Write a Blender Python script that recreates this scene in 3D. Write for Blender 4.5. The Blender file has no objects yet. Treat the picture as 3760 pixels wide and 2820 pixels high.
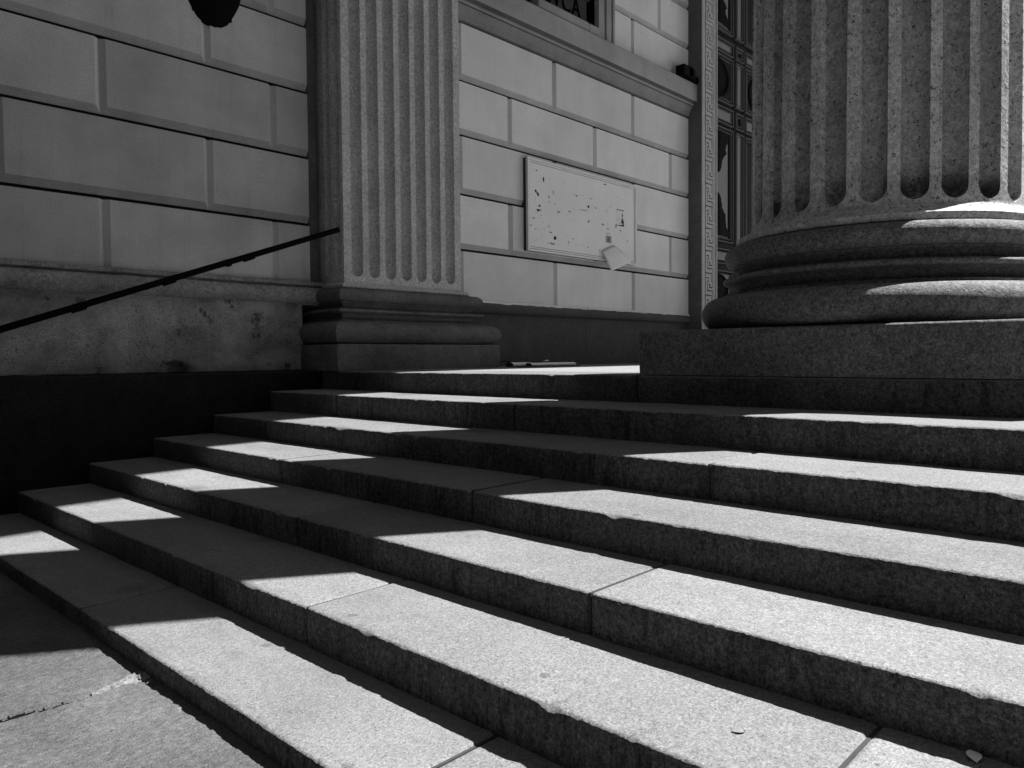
import bpy, math, random
from mathutils import Matrix, Vector, noise

random.seed(7)
D = bpy.data
scn = bpy.context.scene
col = scn.collection
G = 1.155                      # camera height above the pavement; all heights below are written relative to the eye

# ------------------------------------------------------------------ camera
cam = D.objects.new('camera', D.cameras.new('camera'))
col.objects.link(cam)
r_, u_, f_ = Vector((0.685691, -0.727844, -0.008424)), Vector((0.032185, 0.018755, 0.999306)), Vector((0.727181, 0.685486, -0.036286))
cam.matrix_world = Matrix(((r_.x, u_.x, -f_.x, 0), (r_.y, u_.y, -f_.y, 0), (r_.z, u_.z, -f_.z, G), (0, 0, 0, 1)))
cam.data.sensor_width = 36.0
cam.data.lens = 2816.99 / 3760 * 36
cam.data.clip_start = 0.05
cam.data.clip_end = 1000
scn.camera = cam

# ------------------------------------------------------------------ light
EL, AZ = 58.5, -31.8           # sun height, and its direction measured from +X towards +Y
w = D.worlds.new('World'); scn.world = w; w.use_nodes = True
nt = w.node_tree; nt.nodes.clear()
sky = nt.nodes.new('ShaderNodeTexSky'); sky.sky_type = 'NISHITA'; sky.sun_disc = False
sky.sun_elevation = math.radians(EL); sky.sun_rotation = math.radians(90 - AZ)
bwn = nt.nodes.new('ShaderNodeRGBToBW')
bg = nt.nodes.new('ShaderNodeBackground'); bg.inputs['Strength'].default_value = 0.05
wo = nt.nodes.new('ShaderNodeOutputWorld')
nt.links.new(sky.outputs[0], bwn.inputs[0]); nt.links.new(bwn.outputs[0], bg.inputs[0]); nt.links.new(bg.outputs[0], wo.inputs[0])
sl = D.lights.new('sun', 'SUN'); sl.energy = 5.0; sl.angle = math.radians(0.5); sl.color = (1, 1, 1)
sun = D.objects.new('sun', sl); col.objects.link(sun)
sdir = Vector((math.cos(math.radians(EL)) * math.cos(math.radians(AZ)), math.cos(math.radians(EL)) * math.sin(math.radians(AZ)), math.sin(math.radians(EL))))
sun.rotation_euler = sdir.to_track_quat('Z', 'Y').to_euler(); sun.location = (0, 0, 30)
scn.view_settings.view_transform = 'Standard'; scn.view_settings.look = 'None'
scn.view_settings.exposure = 1.5; scn.view_settings.gamma = 1.0
scn.render.engine = 'CYCLES'
scn.cycles.max_bounces = 6; scn.cycles.diffuse_bounces = 5

# ------------------------------------------------------------------ materials
class NT:
    def __init__(s, name, rough=0.85):
        s.m = D.materials.new(name); s.m.use_nodes = True; s.t = s.m.node_tree
        s.b = s.t.nodes['Principled BSDF']; s.b.inputs['Roughness'].default_value = rough
        s.b.inputs['Specular IOR Level'].default_value = 0.25
        s.co = s.t.nodes.new('ShaderNodeTexCoord').outputs['Object']
    def n(s, typ, **k):
        o = s.t.nodes.new(typ)
        for a, v in k.items(): setattr(o, a, v)
        return o
    def lk(s, a, b): s.t.links.new(a, b)
    def scale(s, vec):
        m = s.n('ShaderNodeMapping'); m.inputs['Scale'].default_value = vec; s.lk(s.co, m.inputs[0]); return m.outputs[0]
    def noise(s, sc, det=4, ro=0.6, co=None, dist=0.0):
        o = s.n('ShaderNodeTexNoise'); o.inputs['Scale'].default_value = sc; o.inputs['Detail'].default_value = det
        o.inputs['Roughness'].default_value = ro; o.inputs['Distortion'].default_value = dist
        s.lk(co or s.co, o.inputs['Vector']); return o.outputs['Fac']
    def voro(s, sc, co=None, feature='F1', out='Distance'):
        o = s.n('ShaderNodeTexVoronoi', feature=feature); o.inputs['Scale'].default_value = sc
        s.lk(co or s.co, o.inputs['Vector']); return o.outputs[out]
    def mr(s, v, a, b, c, d, smooth=False):
        o = s.n('ShaderNodeMapRange'); o.clamp = True
        if smooth: o.interpolation_type = 'SMOOTHSTEP'
        for i, x in zip((1, 2, 3, 4), (a, b, c, d)): o.inputs[i].default_value = x
        s.lk(v, o.inputs[0]); return o.outputs[0]
    def ma(s, op, a, b=None):
        o = s.n('ShaderNodeMath', operation=op)
        for i, x in enumerate((a, b)):
            if x is None: continue
            if isinstance(x, (int, float)): o.inputs[i].default_value = x
            else: s.lk(x, o.inputs[i])
        return o.outputs[0]
    def axis(s, i):
        o = s.n('ShaderNodeSeparateXYZ'); s.lk(s.co, o.inputs[0]); return o.outputs[i]
    def color(s, v):
        at = s.n('ShaderNodeAttribute'); at.attribute_name = 'tone'; v = s.ma('MULTIPLY', v, at.outputs['Fac'])
        o = s.n('ShaderNodeCombineColor')
        for i in range(3): s.lk(v, o.inputs[i])
        s.lk(o.outputs[0], s.b.inputs['Base Color'])
    def bump(s, h, strength, dist):
        o = s.n('ShaderNodeBump'); o.inputs['Strength'].default_value = strength; o.inputs['Distance'].default_value = dist
        s.lk(h, o.inputs['Height']); s.lk(o.outputs[0], s.b.inputs['Normal'])

def granite(name, base, speck=0.35, spots=0.3, sc=110., streak=0.0, mottle=0.25, bump=0.5, bd=0.004, gum=0.0, soot=0.0, coarse=.8):
    """speckled grey granite: fine crystal grain, dark mica spots, slow mottling, and dark rain streaks on upright faces"""
    t = NT(name, 0.8)
    g = t.mr(t.noise(sc, 3, 0.8), 0.3, 0.7, 1 - speck, 1 + speck)
    g2 = t.mr(t.noise(sc * 2.6, 2, 0.7), 0.35, 0.65, 1 - speck * .6, 1 + speck * .6)
    g3 = t.mr(t.noise(sc * .45, 3, 0.75), 0.34, 0.66, 1 - speck * coarse, 1 + speck * coarse); g = t.ma('MULTIPLY', g, g3)
    mica = t.mr(t.noise(sc * 0.75, 2, 0.9, t.scale((1, 1.3, 1))), 0.33, 0.42, 1 - spots, 1.0)
    mo = t.mr(t.noise(2.2, 5, 0.65), 0.3, 0.7, 1 - mottle, 1 + mottle)
    st = t.mr(t.noise(9, 4, 0.7), 0.32, 0.5, 1 - mottle * .6, 1.0)
    v = t.ma('MULTIPLY', t.ma('MULTIPLY', g, g2), t.ma('MULTIPLY', mica, t.ma('MULTIPLY', mo, st)))
    if streak:
        nrm = t.n('ShaderNodeNewGeometry'); sx = t.n('ShaderNodeSeparateXYZ'); t.lk(nrm.outputs['True Normal'], sx.inputs[0])
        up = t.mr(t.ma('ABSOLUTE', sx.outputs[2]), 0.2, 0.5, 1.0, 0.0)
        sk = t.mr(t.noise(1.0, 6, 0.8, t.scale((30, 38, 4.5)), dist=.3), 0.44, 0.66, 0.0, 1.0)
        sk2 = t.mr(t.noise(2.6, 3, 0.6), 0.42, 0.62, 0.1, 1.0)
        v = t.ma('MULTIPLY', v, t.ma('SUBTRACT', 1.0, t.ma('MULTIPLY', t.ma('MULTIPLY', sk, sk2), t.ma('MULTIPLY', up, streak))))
    if gum:
        warp = t.n('ShaderNodeVectorMath', operation='ADD'); nz = t.n('ShaderNodeTexNoise'); nz.inputs['Scale'].default_value = 9; t.lk(t.co, nz.inputs['Vector'])
        sc3 = t.n('ShaderNodeVectorMath', operation='SCALE'); sc3.inputs['Scale'].default_value = .06; t.lk(nz.outputs['Color'], sc3.inputs[0])
        t.lk(t.co, warp.inputs[0]); t.lk(sc3.outputs[0], warp.inputs[1])
        d1 = t.mr(t.voro(3.3, warp.outputs[0]), 0.045, 0.075, gum, 0.0, True); d2 = t.mr(t.voro(1.3, warp.outputs[0]), 0.04, 0.16, gum * .8, 0.0, True)
        wear = t.mr(t.noise(1.1, 6, 0.7, t.scale((1.6, .5, 1))), 0.35, 0.65, 0.86, 1.08)
        v = t.ma('MULTIPLY', t.ma('MULTIPLY', v, wear), t.ma('SUBTRACT', 1.0, t.ma('MAXIMUM', d1, d2)))
    if soot:
        z = t.axis(2)
        band = t.ma('MULTIPLY', t.mr(z, .84, .93, 0, 1, True), t.mr(z, .99, 1.16, 1, 0, True))
        so_ = t.mr(t.noise(5.5, 6, 0.75), .38, .54, 0, soot)
        run = t.ma('MULTIPLY', t.mr(t.noise(2.2, 6, .8, t.scale((7, 7, .35))), .58, .72, 0, soot * .5), t.mr(z, .95, 1.1, 0, 1))
        ta = t.n('ShaderNodeAttribute'); ta.attribute_name = 'tone'
        so_ = t.ma('MULTIPLY', so_, t.mr(ta.outputs['Fac'], .7, .95, 1.0, .3))
        v = t.ma('MULTIPLY', v, t.ma('SUBTRACT', 1.0, t.ma('MAXIMUM', t.ma('MULTIPLY', band, so_), run)))
    t.color(t.ma('MULTIPLY', v, base))
    t.bump(t.ma('ADD', t.noise(sc * .8, 4, 0.8), t.ma('MULTIPLY', t.noise(sc * .2, 3, 0.6), 1.5)), bump, bd)
    return t.m

def plaster(name, base, mottle=0.1, bump=0.25, spot=0.0):
    t = NT(name, 0.9)
    v = t.ma('MULTIPLY', t.mr(t.noise(1.3, 5, 0.6), 0.3, 0.7, 1 - mottle, 1 + mottle), t.mr(t.noise(85, 3, 0.85), 0.3, 0.7, 0.80, 1.20))
    v = t.ma('MULTIPLY', v, t.mr(t.noise(14, 5, 0.7), 0.26, 0.36, 1 - mottle * 1.2, 1.0))
    v = t.ma('MULTIPLY', v, t.mr(t.noise(1.0, 5, .75, t.scale((9, 9, .45))), .52, .72, 1.0, 1 - mottle * .55))
    if spot:
        v = t.ma('MULTIPLY', v, t.mr(t.voro(34), 0.05, 0.2, 1 - spot, 1.0))
    t.color(t.ma('MULTIPLY', v, base)); t.bump(t.noise(120, 4, 0.7), bump, 0.004)
    return t.m

def rough_plaster(name, base):
    """old cement render: pale washed patches, black mould and small pits"""
    t = NT(name, 0.95)
    a = t.mr(t.noise(1.7, 7, 0.68), 0.36, 0.64, 0.4, 1.45)
    p = t.mr(t.noise(70, 5, 0.85), 0.36, 0.47, 0.1, 1.0)
    pm = t.mr(t.noise(1.1, 3, 0.5, t.scale((1, 1, 1.6))), 0.44, 0.56, 0.0, 1.0)
    pits = t.ma('ADD', t.ma('MULTIPLY', p, pm), t.ma('SUBTRACT', 1.0, pm))
    bl = t.mr(t.noise(4.2, 6, 0.75), 0.33, 0.42, 0.2, 1.0)
    v = t.ma('MULTIPLY', t.ma('MULTIPLY', a, pits), t.ma('MULTIPLY', bl, t.mr(t.noise(180, 2, .7), .3, .7, .7, 1.3)))
    t.color(t.ma('MULTIPLY', v, base)); t.bump(t.ma('ADD', t.noise(50, 5, 0.7), t.ma('MULTIPLY', pits, .6)), 0.7, 0.008)
    return t.m

def paving(name, base):
    t = NT(name, 0.9)
    v = t.ma('MULTIPLY', t.mr(t.noise(60, 5, 0.75, t.scale((.7, 1.3, 1))), 0.3, 0.7, 0.55, 1.5), t.mr(t.noise(3.0, 5, 0.6), 0.3, 0.7, 0.72, 1.25))
    v = t.ma('MULTIPLY', v, t.mr(t.noise(170, 3, 0.8), 0.3, 0.7, 0.7, 1.3))
    t.color(t.ma('MULTIPLY', v, base)); t.bump(t.ma('ADD', t.noise(45, 6, 0.75, t.scale((.6, 1.3, 1))), t.noise(150, 3, .7)), 0.9, 0.012)
    return t.m

def plain(name, base, rough=0.6, var=0.2, sc=60, metal=0.0, bump=0.1):
    t = NT(name, rough); t.b.inputs['Specular IOR Level'].default_value = .05 if base < .02 else .25; t.b.inputs['Metallic'].default_value = metal
    t.color(t.ma('MULTIPLY', t.mr(t.noise(sc, 4, 0.7), 0.3, 0.7, 1 - var, 1 + var), base)); t.bump(t.noise(sc * 1.5, 3, 0.7), bump, 0.003)
    return t.m

M = dict(
    riser=granite('shaded_riser_granite', 0.092, 0.6, 0.75, 105, streak=0.85, mottle=0.3, bump=0.9, bd=0.006),  # darker than the treads: the risers' shade is put into the colour
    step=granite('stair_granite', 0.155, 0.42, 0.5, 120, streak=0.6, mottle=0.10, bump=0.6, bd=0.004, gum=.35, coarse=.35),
    landing=granite('landing_granite', 0.185, 0.3, 0.35, 120, mottle=0.08),
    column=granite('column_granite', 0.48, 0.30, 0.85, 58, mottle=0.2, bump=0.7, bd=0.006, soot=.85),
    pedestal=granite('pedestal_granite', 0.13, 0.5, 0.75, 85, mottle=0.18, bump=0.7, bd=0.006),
    pilaster=granite('pilaster_granite', 0.52, 0.3, 0.45, 80, mottle=0.12, streak=.1),
    pilbase=granite('pilaster_base_granite', 0.13, 0.26, 0.35, 90, mottle=0.3, streak=.15),
    dado=granite('dado_granite', 0.085, 0.22, 0.3, 100, mottle=0.2, streak=0.25),
    black=granite('dark_granite', 0.012, 0.6, 0.8, 90, mottle=0.5, streak=0.4),
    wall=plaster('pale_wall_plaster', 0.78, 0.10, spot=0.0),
    wallL=plaster('weathered_dimmed_plaster', 0.52, 0.2, spot=0.0),  # stained; also darker than the right wall, light falloff put into the colour
    joint=plaster('joint_shade', 0.46, 0.2), jointL=plaster('joint_shade_left', 0.38, 0.25), jside=plaster('joint_side', 0.62, 0.1), jsideL=plaster('joint_side_left', 0.54, 0.15),  # darker chamfers: shade in the block joints is put into the colour
    mould=plaster('moulding_plaster', 0.34, 0.25, 0.3),
    ledge=granite('ledge_stone', 0.30, 0.3, 0.4, 80, mottle=0.35),
    render=rough_plaster('old_render', 0.34),
    key=granite('surround_stone', 0.46, 0.2, 0.2, 100, mottle=0.12),
    keyside=granite('surround_side_stone', 0.115, 0.2, 0.2, 60, mottle=0.25),  # darker copy of the surround stone: the jamb side's shade as colour
    groove=plain('groove_dirt_shade', 0.035, 0.9),  # dirt in joints; also shade put into block soffits and board sides
    pave=paving('worn_paving', 0.10),
    bronze=plain('dark_bronze', 0.012, 0.5, .5, 80),
    bead=plain('rubbed_bronze', 0.10, 0.45, .3, 90),
    glass=plain('reflection_panel', 0.20, 0.5, .2, 40),  # paler than the bronze: reflected light put into the panel colour
    iron=plain('black_iron', 0.004, 0.7, .3, 60),
    board=plaster('board_paint', 0.88, 0.05, 0.1),
    flake=plain('dark_flake', 0.02, 0.8), flake1=plain('grey_flake', 0.16, 0.8), flake2=plain('pale_flake', 0.36, 0.8),
    paper=plain('white_paper', 0.86, 0.8, .05, 8), news=plain('newsprint', 0.86, 0.9, .1, 60),
    mag=plain('dark_cover', 0.03, 0.6), mortar=paving('mortar', 0.19),
    leaf=plain('dry_leaf', 0.16, 0.8), hole=plain('dark_opening', 0.004, 0.9),
    panel=granite('plaque_stone', 0.05, 0.2, 0.2, 80, mottle=0.3), low_bounce=plain('low_bounce_asphalt', 0.05, 0.9, .3, 30),
    bounce_ground=granite('bounce_stone', 0.40, 0.2, 0.2, 60),
    facade=plaster('far_facade', 0.22, 0.1),
)

# ------------------------------------------------------------------ mesh builder
class MB:
    def __init__(s): s.v, s.f, s.mi, s.tone = [], [], [], []
    def add(s, vs, fs, mi=0):
        b = len(s.v); s.v += [tuple(p) for p in vs]; s.f += [tuple(b + i for i in f) for f in fs]; s.mi += [mi] * len(fs); return s
    def shade(s, t):
        """give every face added since the last call its own stone tone"""
        s.tone += [t] * (len(s.f) - len(s.tone)); return s
    def box(s, x0, x1, y0, y1, z0, z1, mi=0):
        return s.add([(x0, y0, z0), (x1, y0, z0), (x1, y1, z0), (x0, y1, z0), (x0, y0, z1), (x1, y0, z1), (x1, y1, z1), (x0, y1, z1)],
                     [(0, 3, 2, 1), (4, 5, 6, 7), (0, 1, 5, 4), (1, 2, 6, 5), (2, 3, 7, 6), (3, 0, 4, 7)], mi)
    def grid(s, rows, closed=False, mi=0, flip=False):
        n = len(rows[0]); fs = []
        for j in range(len(rows) - 1):
            for i in range(n if closed else n - 1):
                a, b = j * n + i, j * n + (i + 1) % n
                q = (a, b, b + n, a + n); fs.append(q[::-1] if flip else q)
        return s.add([p for r in rows for p in r], fs, mi)
    def tube(s, a, b, r, n=16, cap=True):
        a, b = Vector(a), Vector(b); d = (b - a).normalized(); q = d.to_track_quat('Z', 'Y')
        ring = lambda c: [c + q @ Vector((r * math.cos(2 * math.pi * i / n), r * math.sin(2 * math.pi * i / n), 0)) for i in range(n)]
        s.grid([ring(a), ring(b)], True)
        if cap:
            s.add(ring(a), [tuple(range(n))[::-1]]); s.add(ring(b), [tuple(range(n))])
        return s
    def build(s, name, mats, parent=None, origin=None, smooth=0, bevel=0):
        """link everything collected as one mesh; a part sits at its thing's origin"""
        root = parent
        while root is not None and root.parent is not None: root = root.parent
        o0 = Vector(root.location) if root is not None else Vector(origin or (0, 0, G))
        me = D.meshes.new(name)
        me.from_pydata([(p[0] - o0.x, p[1] - o0.y, p[2] + G - o0.z) for p in s.v], [], s.f)
        if not isinstance(mats, (list, tuple)): mats = [mats]
        for m in mats: me.materials.append(M[m])
        me.polygons.foreach_set('material_index', s.mi); s.shade(1.0); me.attributes.new('tone', 'FLOAT', 'FACE').data.foreach_set('value', s.tone); me.update()
        if smooth:
            me.polygons.foreach_set('use_smooth', [True] * len(me.polygons)); me.set_sharp_from_angle(angle=math.radians(smooth))
        o = D.objects.new(name, me); col.objects.link(o)
        if parent is None: o.location = o0
        else: o.parent = parent
        if bevel:
            b = o.modifiers.new('bevel', 'BEVEL'); b.width = bevel; b.segments = 2; b.limit_method = 'ANGLE'
        return o

def tag(o, label=None, cat=None, group=None, kind=None):
    for k, v in (('label', label), ('category', cat), ('group', group), ('kind', kind)):
        if v: o[k] = v
    return o
def thing(name, label, cat, loc, group=None):
    o = D.objects.new(name, None); col.objects.link(o); o.location = (loc[0], loc[1], loc[2] + G); o.empty_display_size = 0.2
    return tag(o, label, cat, group)
def N(x, y, z, s=1.0): return noise.noise(Vector((x, y, z)) * s)
def frange(a, b, st):
    n = max(1, int(round((b - a) / st))); return [a + (b - a) * i / n for i in range(n + 1)]

# ------------------------------------------------------------------ pavement (one sheet to the horizon, fine near the stair)
ZG = -1.155
def axis(fa, fb, st, far):
    a = frange(fa, fb, st); lo, hi, d = [], [], st
    x = fa
    while x > -far: d *= 1.5; x -= d; lo.append(x)
    x, d = fb, st
    while x < far: d *= 1.5; x += d; hi.append(x)
    return lo[::-1] + a + hi
def crack(x): return 2.868 - 0.012 * math.sin(x * 9) + 0.012 * N(x, 0, 0, 14) + 0.005 * N(x, 3, 0, 60)
gx, gy = axis(0.1, 1.25, 0.007, 400), axis(0.9, 4.3, 0.0065, 400)
rows = []
for y in gy:
    r = []
    for x in gx:
        z = ZG
        if 0.0 < x < 1.3 and 0.8 < y < 4.4:
            z += 0.004 * N(x, y, 0, 7) + 0.0035 * N(x, y, 1, 26) + 0.0025 * N(x * .7, y, 2, 60)
            dc = abs(y - crack(x)); depth = 0.016 * (1 if x < 0.9 else max(0.0, (1.0 - x) / .1))
            z -= depth * math.exp(-(dc / (0.014 + .005 * N(x, 9, 0, 20))) ** 2)
        r.append((x, y, z))
    rows.append(r)
pm_ = MB().grid(rows)
for i, f in enumerate(pm_.f):
    x, y, z = pm_.v[f[0]]
    if 0 < x < .97 and abs(y + .0045 + .006 * N(x, y, 3, 70) - crack(x)) < (.0135 + .006 * N(x, 4, 0, 17) + .005 * N(x, 2, 0, 60)) * min(1, (.98 - x) * 4): pm_.mi[i] = 1
pv = pm_.build('pavement', ['pave', 'hole'], smooth=180); tag(pv, kind='structure')

low_bounce_ground = MB().add([(-60, -60, ZG + .012), (-.9, -60, ZG + .012), (-.9, 60, ZG + .012), (-60, 60, ZG + .012)], [(0, 1, 2, 3)]).build('low_bounce_ground', 'low_bounce'); tag(low_bounce_ground, kind='structure')  # unseen dark ground added to cut light bounced onto the risers
bounce_ground = MB().add([(-.89, -22, ZG + .012), (40, -22, ZG + .012), (40, -3.3, ZG + .012), (-.89, -3.3, ZG + .012)], [(0, 1, 2, 3)]).build('bounce_ground', 'bounce_ground'); tag(bounce_ground, kind='structure')  # unseen pale ground added to bounce light up at the walls
# patch of mortar at the crack's end
mb = MB(); rows = []
for j in range(21):
    r = []
    for i in range(41):
        u, v = i / 40, j / 20 - .5
        x = 0.90 + 0.19 * u; hw = 0.012 + 0.046 * u ** 1.3
        y = 2.868 + .015 * u + v * 2.2 * hw + 0.008 * N(u * 6, 2, 0)
        h = .0065 * N(x, y, 0, 26) + .004 * N(x, y, 0, 90) - .0010 + .008 * u - .012 * (2 * v) ** 2
        r.append((x, y, ZG + .002 + h))
    rows.append(r)
tag(mb.grid(rows).build('mortar_patch', 'mortar', origin=(1.0, 2.87, ZG + G), smooth=180), 'pale crumbly mortar patch where the pavement crack meets the lowest step', 'mortar patch')
mb = MB()
for k in range(9):
    cx, cy, s = 1.085 + random.uniform(-.03, .012), 2.80 + random.uniform(-.03, .13), random.uniform(.004, .010)
    mb.add([(cx + s * a, cy + s * b, ZG + .006 + s * c) for a, b, c in ((1, 0, .1), (0, 1.2, 0), (-1, .2, .1), (0, -1, 0), (.2, .1, .9))], [(0, 1, 4), (1, 2, 4), (2, 3, 4), (3, 0, 4), (3, 2, 1, 0)])
tag(mb.build('mortar_crumbs', 'mortar', origin=(1.08, 2.85, ZG + G)), 'pale mortar crumbs lying in the shadow at the foot of the lowest step', 'crumbs', kind='stuff')

# ------------------------------------------------------------------ staircase
XS = [1.099, 1.52, 1.983, 2.452, 2.956, 3.478, 4.013]
ZS = [-1.073, -0.924, -0.777, -0.622, -0.466, -0.296, -0.123]
JO = {1: [-1.3, 1.51, 3.62], 2: [-1.2, 0.626, 2.50], 3: [-.4, 1.533, 3.332], 4: [-.9, 2.582, 4.282],
      5: [-.5, 1.6355], 6: [-.9, 3.268, 5.22], 7: [-1.2, 2.7217, 6.0]}
YE = 6.245
def stone_block(mb, k, y0, y1, xb, zb):
    """one granite block of a step: worn, chipped nosing and a shallow open joint at both ends"""
    x, z = XS[k - 1], ZS[k - 1]; q = k * 13.7
    near = (.006, .007, .008, .010, .012, .014, .016)[k - 1]
    ys = frange(y0 + .002, y1 - .002, near); rows = []
    dx, dz, tl = random.uniform(-.004, .004), random.uniform(-.002, .002), random.uniform(-.003, .003)
    for y in ys:
        e = min(y - y0, y1 - y); rd = 0.022 * max(0.0, 1 - e / 0.022) ** 2       # rounded block end
        t = tl * (y - y0) / (y1 - y0)
        c = 0.011 + 0.0035 * N(y, q, 0, 9) + 0.004 * N(y, q, 1, 33) + 0.003 * N(y, q, 2, 95)   # worn nosing radius
        chip = max(0.0, N(y, q, 5, 11) - 0.33) * 0.05 + max(0.0, N(y, q, 8, 31) - 0.38) * 0.025
        c = max(0.004, c + chip)
        wv = 0.003 * N(y, q, 3, 3)
        fx = x + dx + rd + wv; fz = z + dz + t - rd * .5 + 0.0015 * N(y, q, 4, 5)
        nz = lambda s: 0.0016 * N(y, q, s, 60) + .0018 * N(y, s, q, 130)
        h = fz - zb
        rows.append([(fx + .003 + nz(1), y, zb), (fx + nz(11), y, zb + h * .35), (fx + nz(12), y, zb + h * .7), (fx + nz(2), y, fz - c * 1.35 + nz(3)),
                     (fx + c * .16 + nz(4), y, fz - c * .62 + nz(5)), (fx + c * .5 + nz(6), y, fz - c * .22 + nz(7)),
                     (fx + c * 1.1, y, fz + nz(8) - .001), (fx + c * 1.1 + .04, y, fz + .4 * nz(9)), (xb, y, fz + .001)])
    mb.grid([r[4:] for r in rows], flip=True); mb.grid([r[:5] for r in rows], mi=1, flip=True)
    n = len(rows[0])
    mb.add(rows[0] + [(xb, ys[0], zb)], [tuple(range(n + 1))]); mb.add(rows[-1] + [(xb, ys[-1], zb)], [tuple(range(n + 1))[::-1]]); mb.shade(random.uniform(.86, 1.10))
stair = thing('staircase', 'broad flight of worn granite steps rising from the pavement to the column', 'stairs', (1.1, 2, ZG))
for k in range(1, 7):
    mb = MB(); js = [-3.2] + JO[k] + [YE]; zb = (ZG if k == 1 else ZS[k - 2]) - .03
    for a, b in zip(js[:-1], js[1:]): stone_block(mb, k, a, b, XS[k] + .05, zb)
    for j in JO[k]: mb.box(XS[k - 1] + .009, XS[k] + .04, j - .005, j + .005, zb, ZS[k - 1] - .0045, 2)
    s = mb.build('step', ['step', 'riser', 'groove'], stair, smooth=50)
mb = MB(); js = [-3.2] + JO[7] + [6.24]
for a, b in zip(js[:-1], js[1:]): stone_block(mb, 7, a, b, 4.62, ZS[5] - .03)
for j in JO[7]: mb.box(XS[6] + .009, 4.6, j - .005, j + .005, ZS[5] - .02, ZS[6] - .0045, 2)
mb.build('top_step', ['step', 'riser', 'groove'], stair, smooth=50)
MB().box(4.615, 18, -3.2, 6.6, -0.6, -.1235).build('landing', 'landing', stair)

# ------------------------------------------------------------------ column
CX, CY, RS = 5.114, 1.63, 0.778
PROF = []
def arc(cr, cz, rr, rz, a0, a1, n):
    return [(cr + rr * math.cos(math.radians(a0 + (a1 - a0) * i / n)), cz + rz * math.sin(math.radians(a0 + (a1 - a0) * i / n))) for i in range(n + 1)]
def base_profile(z0=0.15):
    p = [(0.93, z0 + .003)] + arc(0.985, z0 + .106, .106, .103, -88, 88, 22)                 # lower torus
    p += [(0.955, z0 + .212), (0.955, z0 + .228), (0.90, z0 + .230)]
    p += arc(0.925, z0 + .262, .06, .034, 265, 100, 8)                                        # lower hollow
    p += [(0.93, z0 + .297)] + arc(0.925, z0 + .318, .03, .019, -85, 85, 8) + [(0.905, z0 + .339)]
    p += arc(0.90, z0 + .366, .05, .027, 262, 98, 8) + [(0.888, z0 + .394), (0.888, z0 + .404), (0.865, z0 + .406)]
    p += arc(0.875, z0 + .470, .072, .064, -86, 86, 18) + [(0.845, z0 + .5355), (0.845, z0 + .541)]
    return p
def lathe(mb, prof, cx, cy, n=160, rough=0.0, q=0.0):
    rows = []
    for r, z in prof:
        rows.append([(cx + (r + rough * N(math.cos(t) * 3, math.sin(t) * 3, z * 4 + q, 3)) * math.cos(t), cy + (r + rough * N(math.cos(t) * 3, math.sin(t) * 3, z * 4 + q, 3)) * math.sin(t), z) for t in [2 * math.pi * i / n for i in range(n)]])
    return mb.grid(rows, True)
cl = thing('fluted_column', 'huge fluted granite column on a round moulded base at the right of the stair', 'column', (CX, CY, -.12))
# square plinth with worn arrises
def worn_box(x0, x1, y0, y1, z0, z1, r=.02, st=.04, q=0, amp=.003):
    """box whose vertical and top arrises are worn round (open at the bottom)"""
    per = []
    def edge(a, b, fix, ax, sgn):
        for t in frange(a, b, st)[:-1]: per.append((t, fix) if ax == 0 else (fix, t))
    def corner(cx, cy, a0):
        for i in range(6):
            a = math.radians(a0 + 90 * i / 5); per.append((cx + r * math.cos(a), cy + r * math.sin(a)))
    edge(x0 + r, x1 - r, y0, 0, 1); corner(x1 - r, y0 + r, -90); edge(y0 + r, y1 - r, x1, 1, 1); corner(x1 - r, y1 - r, 0)
    for t in frange(x1 - r, x0 + r, st)[:-1]: per.append((t, y1))
    corner(x0 + r, y1 - r, 90)
    for t in frange(y1 - r, y0 + r, st)[:-1]: per.append((x0, t))
    corner(x0 + r, y0 + r, 180)
    mx, my = (x0 + x1) / 2, (y0 + y1) / 2; rows = []
    lev = [(z0, 0), (z0 + (z1 - z0) * .33, 0), (z0 + (z1 - z0) * .66, 0), (z1 - r, 0), (z1 - r * .45, r * .18), (z1 - r * .12, r * .55), (z1, r * 1.2)]
    for z, ins in lev:
        rr = []
        for x, y in per:
            d = math.hypot(x - mx, y - my); k = 1 - (ins + amp * (N(x, y, z + q, 14) + N(x, y, z + q, 45)) * (1.6 if ins else .8)) / d
            rr.append((mx + (x - mx) * k, my + (y - my) * k, z + (amp * .8 * N(x, y, q, 20) if ins else 0)))
        rows.append(rr)
    mb = MB().grid(rows, True); n = len(per); mb.add(rows[-1], [tuple(range(n))]); return mb
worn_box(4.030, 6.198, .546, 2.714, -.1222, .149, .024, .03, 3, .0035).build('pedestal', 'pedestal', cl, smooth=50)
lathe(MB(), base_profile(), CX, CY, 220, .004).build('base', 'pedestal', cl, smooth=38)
deps = []
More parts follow.
